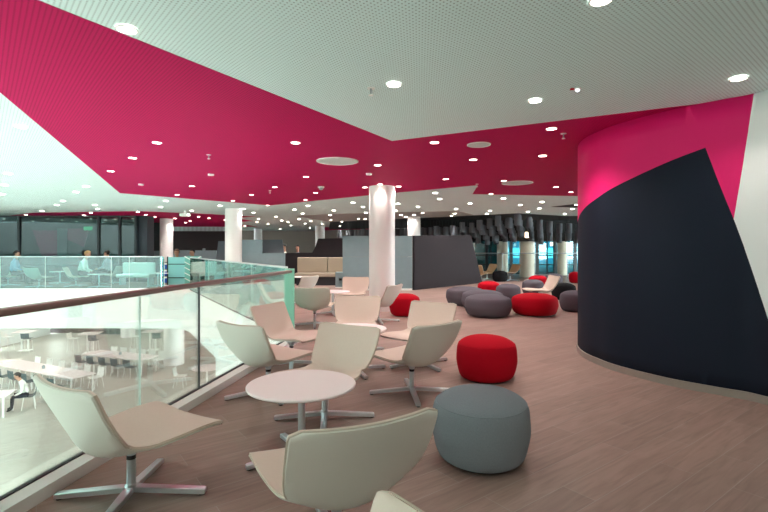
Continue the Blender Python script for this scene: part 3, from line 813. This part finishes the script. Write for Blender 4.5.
def long_table(p00, p10, p01, label, n_near, n_far, tname, skip=0):
    """p00-p10 near edge, p01 far corner above p00 (all points on the tabletop plane)"""
    ex_ = (p10-p00); L = ex_.length; ang = math.atan2(ex_.y, ex_.x); exn = ex_/L; ey = Vector((-exn.y, exn.x, 0)); W_ = 1.0
    mid = (p00+p10)/2+ey*W_/2
    r = thing('dining_table', label, 'table', (mid.x, mid.y, LOW), ang, 'long white canteen tables')
    obj('tabletop', box(B(), (0, 0, TZ-.015), (L, W_, .03), bev=.006), M['table_white'], r)
    for sx in (-1, 0, 1):
        for sy in (-1, 1):
            obj('leg', box(B(), (sx*(L/2-.12), sy*.42, (TZ-.03)/2), (.05, .05, TZ-.03)), M['chair_white'], r)
    for i in range(n_near):
        p = p00+exn*(L*(i+.5+skip)/(n_near+skip))-ey*.25
        cafe(teal0, 't', (p.x, p.y, LOW), ang, '%s dark teal chair along the %s, counted from the sunny end' % (ordn[i], tname), 'dark teal canteen chairs')
    for i in range(n_far):
        p = p00+exn*(L*(i+.5+skip)/(n_far+skip))+ey*(W_+.25)
        cafe(white0, 'w', (p.x, p.y, LOW), ang+PI, '%s white chair behind the %s, counted from the sunny end' % (ordn[i], tname), 'white canteen chairs')
    c = obj('table_caddy', lathe(B(), [(0, 0), (.06, 0), (.06, .1), (.03, .14), (0, .14)], 12), M['steel'], None, True); c.location = (mid.x, mid.y, LOW+TZ); tag(c, 'small grey caddy standing on the %s' % tname, 'caddy')
    return r
zt_ = LOW+TZ
def LT(px, py): return U(px, py, zt_)
long_table(LT(82, 354), LT(141.7, 360), None, 'long white canteen table near the thick lower column', 5, 6, 'table by the thick column')
long_table(LT(-6, 364.5), LT(71, 379), None, 'long white canteen table in the sun beside the seated reader', 6, 6, 'sunlit table')
# reader's table
p = LT(-6, 394); t3 = thing('dining_table', 'white table with the seated reader at the balcony edge below', 'table', (p.x, p.y, LOW), rad(18), 'long white canteen tables')
obj('tabletop', box(B(), (-.5, 0, TZ-.015), (2.0, .9, .03), bev=.006), M['table_white'], t3)
for sx in (-1.4, .4):
    for sy in (-.36, .36): obj('leg', box(B(), (sx, sy, (TZ-.03)/2), (.05, .05, TZ-.03)), M['chair_white'], t3)
pp = Vector((p.x+.62, p.y+.72, LOW))
cafe(teal0, 't', pp, rad(125), 'dark teal chair carrying the reader in white', 'dark teal canteen chairs')
person(pp, rad(125), 'dark haired person in white shirt reading at a lower floor table', M['white_shirt'], M['hair_dark'], 22, seat=.44)
bg = obj('bag', box(B(), (0, 0, .2), (.3, .2, .4), bev=.05), M['trousers']); bg.location = (p.x+.1, p.y-.75, LOW); tag(bg, 'dark bag on the lower floor under the reader table', 'bag')
# round table at the foot of the fascia
p = U(207, 385, LOW); rt = thing('round_table', 'round white table on the lower floor beside the white wall', 'table', p)
obj('tabletop', lathe(B(), [(0, .71), (.6, .71), (.6, .74), (0, .74)], 40), M['table_white'], rt, 30); obj('stem', cyl(B(), .04, .02, .712), M['chair_white'], rt, True); obj('foot', cyl(B(), .3, 0, .02), M['chair_white'], rt, True)
cafe(white0, 'w', (p.x-1.0, p.y-.25, LOW), rad(-85), 'white chair with teal back drawn up to the lone round table', 'white canteen chairs')
cafe(white0, 'w', (p.x+.4, p.y+.85, LOW), rad(165), 'white chair behind the lone round table', 'white canteen chairs')
# high tables with stools
bar_w = make_cafe_chair(M['chair_white'], 'bar_stool', .78, .3); bar_t = make_cafe_chair(M['chair_teal'], 'bar_stool', .78, .3)
for s_, k in ((bar_w, 'bw'), (bar_t, 'bt')): pass
ht = None
for i, (px, py, l) in enumerate(((25, 350.5, 'high white bar table by the pale lower wall'), (90.5, 352.5, 'high white bar table in front of the dark lower counter'), (153, 350, 'high white bar table beside the thick lower column'))):
    q_ = U(px, py, LOW)
    if ht is None:
        ht = thing('bar_table', l, 'table', q_, .2, 'high bar tables')
        obj('tabletop', box(B(), (0, 0, 1.06), (1.0, .8, .04), bev=.01), M['table_white'], ht)
        for sx in (-.15, .15): obj('leg', box(B(), (sx, 0, .53), (.07, .07, 1.04)), M['chair_white'], ht)
        obj('foot', box(B(), (0, 0, .012), (.6, .5, .024)), M['chair_white'], ht)
    else: dup(ht, q_, .2, l)
    nm = ('the pale lower wall', 'the dark lower counter', 'the thick lower column')[i]
    cafe(bar_w, 'bw', (q_.x-.95, q_.y, LOW), rad(-90), 'pale bar stool at the high table by '+nm, 'bar stools')
    cafe(bar_t, 'bt', (q_.x+.5, q_.y-.5, LOW), rad(10), 'dark teal bar stool at the high table by '+nm, 'bar stools')
lowc = thing('bar_counter', 'long dark counter along the lower back wall', 'counter', (AT(85, 32.2).x, 32.2, LOW))
obj('body', box(B(), (0, 0, .5), (4.8, .6, 1.0)), M['panel_dark'], lowc); obj('worktop', box(B(), (0, 0, 1.02), (4.9, .7, .04)), M['panel_blue'], lowc)
lk0 = None
for i in range(4):
    x = AT(100, 31.6).x+i*.46
    b = B(); box(b, (0, 0, .6), (.44, .45, 1.2))
    if lk0 is None:
        lk0 = thing('locker', 'teal grey locker in the row of four by the lower back wall', 'locker', (x, 31.6, LOW), 0, 'lockers by the lower back wall')
        obj('body', b, M['panel_blue'], lk0); hd = obj('door', box(B(), (0, -.235, .6), (.4, .02, 1.1)), M['chair_teal'], lk0); obj('handle', box(B(), (.14, -.25, .6), (.03, .02, .12)), M['steel'], hd)
    else: b.free(); dup(lk0, (x, 31.6, LOW), 0)

# ------------------------------------------------------------------ hanging felt cylinders
hc0 = obj('hanging_cylinder', lathe(B(), [(0, -.44), (.115, -.44), (.125, -.43), (.125, -.01), (.115, 0), (0, 0)], 16), M['baffle'], None, True)
hw0 = obj('wire', cyl(B(), .006, -.01, 1, n=5), M['black_plastic'], hc0)
tag(hc0, 'dark grey felt cylinder hanging in the cloud under the black ceiling', 'hanging cylinder', 'hanging felt cylinders')
def inside(x, y):
    pts = [cpt(330, 222), cpt(400, 219), cpt(466, 215.8), cpt(518, 213.3), cpt(567, 216), cpt(640, 216)]
    for a, b in zip(pts, pts[1:]):
        if a[0] <= x <= b[0]: return y > a[1]+(b[1]-a[1])*(x-a[0])/(b[0]-a[0])+.15
    return x > pts[-1][0] and y > 20.5
n_h = 0
for j in range(12):
    y = 19.0+j*.6
    for i in range(34):
        x = -3.2+i*.43+(.215 if j % 2 else 0)
        if not inside(x, y) or y > (22.9 if x > 1.5 else 25.2): continue
        pxx = 384+x/y*FPX
        if pxx > 592 or pxx < 335: continue
        if any(abs(x-AT(a_, b_).x) < .34 and abs(y-b_) < .34 for a_, b_ in ((526, 22.6), (558, 22.8), (551.5, 22.9))): continue
        L_ = min(1.2, .46+max(0, y-19.2)*.2)+random.uniform(-.12, .09)+(.05 if pxx > 535 else 0)
        if pxx < 470: L_ = min(L_, .85)
        if n_h == 0: o = hc0
        else: o = hc0.copy(); C.objects.link(o)
        drop = max(.03, L_-.44)
        o.location = (x, y, CEIL-.006-drop)
        wv = hw0 if o is hc0 else hw0.copy()
        if o is not hc0: C.objects.link(wv); wv.parent = o
        wv.scale = (1, 1, drop); n_h += 1
print('cylinders', n_h)
for px, py, d, l in ((526, 235, 22.6, 'wide glowing pendant lamp hanging before the thick cream column'), (558, 240, 22.8, 'glowing pendant lamp between the cream columns'), (551.5, 244, 22.8, 'small glowing pendant lamp low between the cream columns')):
    r = thing('pendant_lamp', l, 'lamp', AT(px, d, zy(py, d)), 0, 'pendant lamps among the cylinders')
    hgt = .26 if 'wide' in l else .16
    b = B(); cyl(b, .11 if 'wide' in l else .055, -hgt/2, hgt/2, n=16); obj('lamp_shade', b, M['pendant_glow'], r, True)
    b = B(); cyl(b, .012, hgt/2, CEIL-zy(py, d), n=8); obj('cord', b, M['black_plastic'], r, True)

# ------------------------------------------------------------------ ceiling lights and fittings
big = [  # px, py, label
 (127, 29.3, 'large recessed downlight on the edge where pink meets white ceiling'), (394, 84.5, 'recessed downlight in white ceiling near the small white sprinkler'),
 (601, 0, 'recessed downlight in white ceiling beyond the bright detector, half cut off'), (738.7, 78.3, 'recessed downlight in white ceiling above the curved wall'),
 (535.3, 100.7, 'recessed downlight in white ceiling beside the bright detector'), (21, 126.8, 'recessed downlight alone in the white ceiling over the atrium'),
 (157, 142.5, 'recessed downlight, first in the pink diagonal row over the atrium'), (132.5, 157.7, 'recessed downlight, second in the pink diagonal row over the atrium'),
 (110.7, 171, 'recessed downlight, last in the pink diagonal row over the atrium'), (295.5, 142.5, 'recessed downlight in pink ceiling above the large ceiling speaker'),
 (377.7, 165, 'recessed downlight in pink ceiling just above the white column head'), (306, 176.7, 'recessed downlight in pink ceiling below the large ceiling speaker'),
 (434.5, 142.3, 'recessed downlight in pink ceiling near the tip of the white ceiling'), (551.5, 128.5, 'recessed downlight in pink ceiling next to a sprinkler by the curved wall'),
 (473.3, 159.5, 'recessed downlight in pink ceiling under the small ceiling speaker'), (542.6, 155.6, 'recessed downlight in pink ceiling before the curved wall'),
 (445.7, 179, 'recessed downlight in pink ceiling beyond the white column'), (503.8, 180.6, 'recessed downlight touching the far ceiling speaker'),
 (555.9, 186.8, 'recessed downlight in the pink ceiling past the far speaker'), (571, 192, 'recessed downlight at the pink ceiling edge by the curved wall'),
 (491, 193.9, 'recessed downlight on the edge of the pink step'), (398.6, 186.3, 'recessed downlight beside the white column head'),
 (275, 187, 'recessed downlight in pink ceiling near the small sprinkler'), (251.5, 194.7, 'recessed downlight in pink ceiling towards the glass corner'),
 (315.7, 192.7, 'recessed downlight in pink ceiling under the dome camera'), (365, 187.2, 'recessed downlight in pink ceiling in front of the white column'),
 (380, 184.2, 'recessed downlight shining down the white column'), (305.5, 199.7, 'recessed downlight at the pink tip over the booths'), (267.5, 205.2, 'recessed downlight at the very tip of the pink ceiling'),
 (192, 186, 'recessed downlight in pink ceiling past the diagonal row'), (177, 194.7, 'recessed downlight at the pink edge over the atrium'), (233, 200.6, 'recessed downlight at the pink edge above the second white column')]
small = [(8.3, 173.7), (4.3, 185), (2, 194.3), (86, 186.3), (76, 192), (63, 201), (56.7, 205), (42, 211), (94.7, 205), (97.7, 209), (166, 201), (160.7, 207), (191.7, 210.7), (220, 205.7), (243, 209), (138, 212), (145.7, 214.7), (154.7, 217), (119, 216.7), (91, 212.7), (84, 215.3), (26, 214.7), (7.3, 216), (198.7, 216.7), (209, 218), (225, 220), (185.7, 222.7), (175, 218.5), (157, 223), (190, 221),
 (308, 205.7), (294.5, 209.7), (253.5, 212.7), (276, 216.7), (302.7, 213.5), (353, 202.7), (363, 207), (366, 212.7), (333.7, 210.5), (299, 219), (281.7, 220.5), (258.7, 219), (330, 215), (365, 219), (358.5, 218.7), (331, 220), (288, 222), (311, 221), (342, 221.7), (268, 224), (291, 225.5), (305, 223.5), (322, 224), (257, 222),
 (435.3, 193), (439.5, 199), (418, 206.9), (470, 203.5), (456, 209), (454.8, 213.6), (451.5, 215.7), (490, 210.8), (486.9, 213.9), (503.5, 198.5), (520.2, 205), (528, 211.8), (542, 202), (539.5, 208.4), (572.3, 209), (576.5, 204.8), (564.7, 213.9), (397.8, 203.7), (395.5, 210.5), (422.5, 213), (401, 215), (406, 217), (414, 215), (183, 229), (172, 229.5), (160, 229), (196, 229.5), (208, 229), (219, 228), (245, 226), (280, 229), (310, 228), (340, 226)]
def make_light(R, name='ceiling_light'):
    r = thing(name, 'x', 'ceiling light')
    b = B(); lathe(b, [(R, 0), (R*1.22, 0), (R*1.22, -.005), (R*1.02, -.008), (R, -.004), (R, 0)], 28); obj('trim_ring', b, M['trim_white'], r, True)
    b = B(); lathe(b, [(0, 0), (R*.99, 0), (R*.99, -.004), (0, -.006)], 28); obj('lamp', b, M['lamp'], r, True)
    return r
ZC = CEIL-.006
lt0 = make_light(.055); spots = []
def area(x, y, pw, blend=.7, cone=120):
    ld = bpy.data.lights.new('downlight_and_fill_beam', 'SPOT'); ld.energy = pw; ld.color = (1, .92, .86); ld.spot_size = math.radians(cone); ld.spot_blend = blend; ld.shadow_soft_size = .05
    o = bpy.data.objects.new('downlight_and_fill_beam', ld); C.objects.link(o); o.location = (x, y, CEIL-.03); return o
POW = 17
for i, (px, py, l) in enumerate(big):
    p = U(px, py, ZC)
    if i == 0: lt0.location = p; tag(lt0, l, None, 'recessed downlights'); r = lt0
    else: dup(lt0, p, 0, l)
    area(p.x, p.y, POW*(1 if p.y < 5.5 else 1 if py == 184.2 else 3.4))
b = B(); lathe(b, [(0, 0), (.062, 0), (.062, -.006), (0, -.007)], 16)
sl0 = obj('ceiling_light', b, M['lamp'], None, True); tag(sl0, None, 'ceiling light')
for i, (px, py) in enumerate(small):
    p = U(px, py, ZC)
    if i: o = sl0.copy(); C.objects.link(o)
    else: o = sl0
    o.location = p
    if px < 130 and py < 212: l, g = 'small recessed downlight in the white ceiling over the atrium', 'atrium ceiling downlights'
    elif px < 250: l, g = 'small recessed downlight above the far gallery behind the glass', 'far gallery downlights'
    elif px < 375: l, g = 'small recessed downlight in the pale ceiling above the booths', 'booth ceiling downlights'
    else: l, g = 'small recessed downlight in the pale ceiling before the hanging cylinders', 'downlights before the hanging cylinders'
    o['label'] = l; o['group'] = g
    if p.y < 29: area(p.x, p.y, POW*4.2)
p = AT(414, 20.8, 0); area(p.x, p.y, 20)
for x, y in ((-1, -1.2), (1.5, -1.5), (4, -.8), (0, -4), (3, -4.5), (6, -3), (0, -7.5), (3, -8), (-1, 1.3), (3, 1.0)): area(x, y, POW)  # unseen extra beams added around the camera for frontal light
for x in (-24, -20, -16, -12, -8, -4):  # unseen beams added under the upper slab to brighten the lower floor
    for y in (18.5, 23, 28):
        o = area(x, y, 240); o.location.z = -.36
# flush speakers
sp0 = None
for px, py, R, l in ((337.5, 161, .34, 'large round white ceiling speaker in the pink ceiling'), (478.8, 144.4, .16, 'small round white ceiling speaker in the pink ceiling'), (517.3, 182.8, .33, 'round white ceiling speaker touching a downlight near the curved wall')):
    p = U(px, py, ZC); r = thing('ceiling_speaker', l, 'speaker', p, 0, 'flush ceiling speakers')
    b = B(); lathe(b, [(R*.93, 0), (R, 0), (R, -.01), (R*.94, -.014), (R*.93, 0)], 48); obj('rim', b, M['trim_white'], r, True)
    b = B(); lathe(b, [(0, 0), (R*.935, 0), (R*.935, -.008), (0, -.008)], 48); obj('grille', b, mat('pale_grille', 'c9cfcd', .6, noise=.2, nscale=90), r, True)
for px, py, l in ((371, 90, 'small white sprinkler head in white ceiling by a downlight'), (563.5, 135.5, 'white sprinkler head in pink ceiling by the curved wall'), (208.7, 156.7, 'white sprinkler head in pink ceiling over the atrium'), (477, 186, 'tiny sprinkler head at the corner of the pink step'), (270, 192.5, 'tiny sprinkler head in pink ceiling towards the booths')):
    r = thing('ceiling_sprinkler', l, 'sprinkler', U(px, py-2, ZC), 0, 'sprinkler heads')
    b = B(); cyl(b, .035, -.006, .0, n=20); obj('rosette', b, M['trim_white'], r, True)
    b = B(); cyl(b, .009, -.06, -.005, n=10); obj('stem', b, M['steel'], r, True)
    b = B(); cyl(b, .022, -.066, -.059, n=14); obj('deflector', b, M['trim_white'], r, True)
for px, py, l in ((211, 174, 'flat white detector disc in pink ceiling below the sprinkler'), (141, 184, 'faint flat detector disc near the pink edge'), (369, 173.5, 'flat detector disc by the white column head')):
    o = obj('smoke_detector', lathe(B(), [(0, 0), (.06, 0), (.055, -.03), (0, -.034)], 24), M['trim_white'], None, True); o.location = U(px, py, ZC); tag(o, l, 'detector', 'ceiling detectors')
r = thing('ceiling_camera', 'white dome camera in pink ceiling before the white column', 'camera', U(321, 186.5, ZC))
obj('housing', lathe(B(), [(0, 0), (.075, 0), (.075, -.03), (0, -.03)], 24), M['trim_white'], r, True)
obj('dome', lathe(B(), [(0, -.03), (.06, -.03), (.052, -.06), (.03, -.08), (0, -.086)], 24), M['steel'], r, True)
r = thing('ceiling_projector', 'small white box device hanging from the far white ceiling edge', 'device', AT(185, 17.6, 2.68))
obj('body', box(B(), (0, 0, 0), (.34, .25, .12), bev=.03), M['trim_white'], r); obj('bracket', box(B(), (0, 0, .105), (.06, .06, .1)), M['trim_white'], r)
r = thing('detector_lamp', 'bright small detector with red side tab in white ceiling', 'detector', U(577.5, 88.5, ZC))
obj('housing', lathe(B(), [(0, 0), (.035, 0), (.03, -.012), (0, -.014)], 20), M['trim_white'], r, True)
obj('led', lathe(B(), [(0, -.013), (.014, -.014), (.01, -.024), (0, -.026)], 16), M['lamp_led'], r, True)
obj('red_tab', box(B(), (-.045, 0, -.006), (.035, .022, .012)), M['red_fabric'], r)

# ------------------------------------------------------------------ daylight, camera
w = bpy.data.worlds.new('World'); bpy.context.scene.world = w; w.use_nodes = True
bgn = w.node_tree.nodes['Background']; bgn.inputs[0].default_value = (.80, .985, .985, 1); bgn.inputs[1].default_value = 13.5
sun = bpy.data.lights.new('sun', 'SUN'); sun.energy = 7; sun.angle = rad(.6); sun.color = (1, .97, .9)
so = bpy.data.objects.new('sun', sun); C.objects.link(so); e_ = rad(35); so.rotation_euler = Vector((.73*math.cos(e_), .68*math.cos(e_), -math.sin(e_))).to_track_quat('-Z', 'Y').to_euler()
cam = bpy.data.cameras.new('camera'); co = bpy.data.objects.new('camera', cam); C.objects.link(co)
co.location = (0, 0, EYE); co.rotation_euler = (PI/2, 0, 0)
cam.sensor_width = 36; cam.lens = FPX/768*36; cam.shift_y = -7/768; cam.clip_end = 200
bpy.context.scene.camera = co
s = bpy.context.scene
s.view_settings.view_transform = 'Standard'; s.view_settings.look = 'None'; s.view_settings.gamma = 1; s.view_settings.exposure = .72
s.cycles.max_bounces = 10; s.cycles.diffuse_bounces = 6; s.cycles.transparent_max_bounces = 24; s.cycles.use_denoising = True
s.cycles.sample_clamp_indirect = 6; s.cycles.caustics_reflective = False; s.cycles.caustics_refractive = False
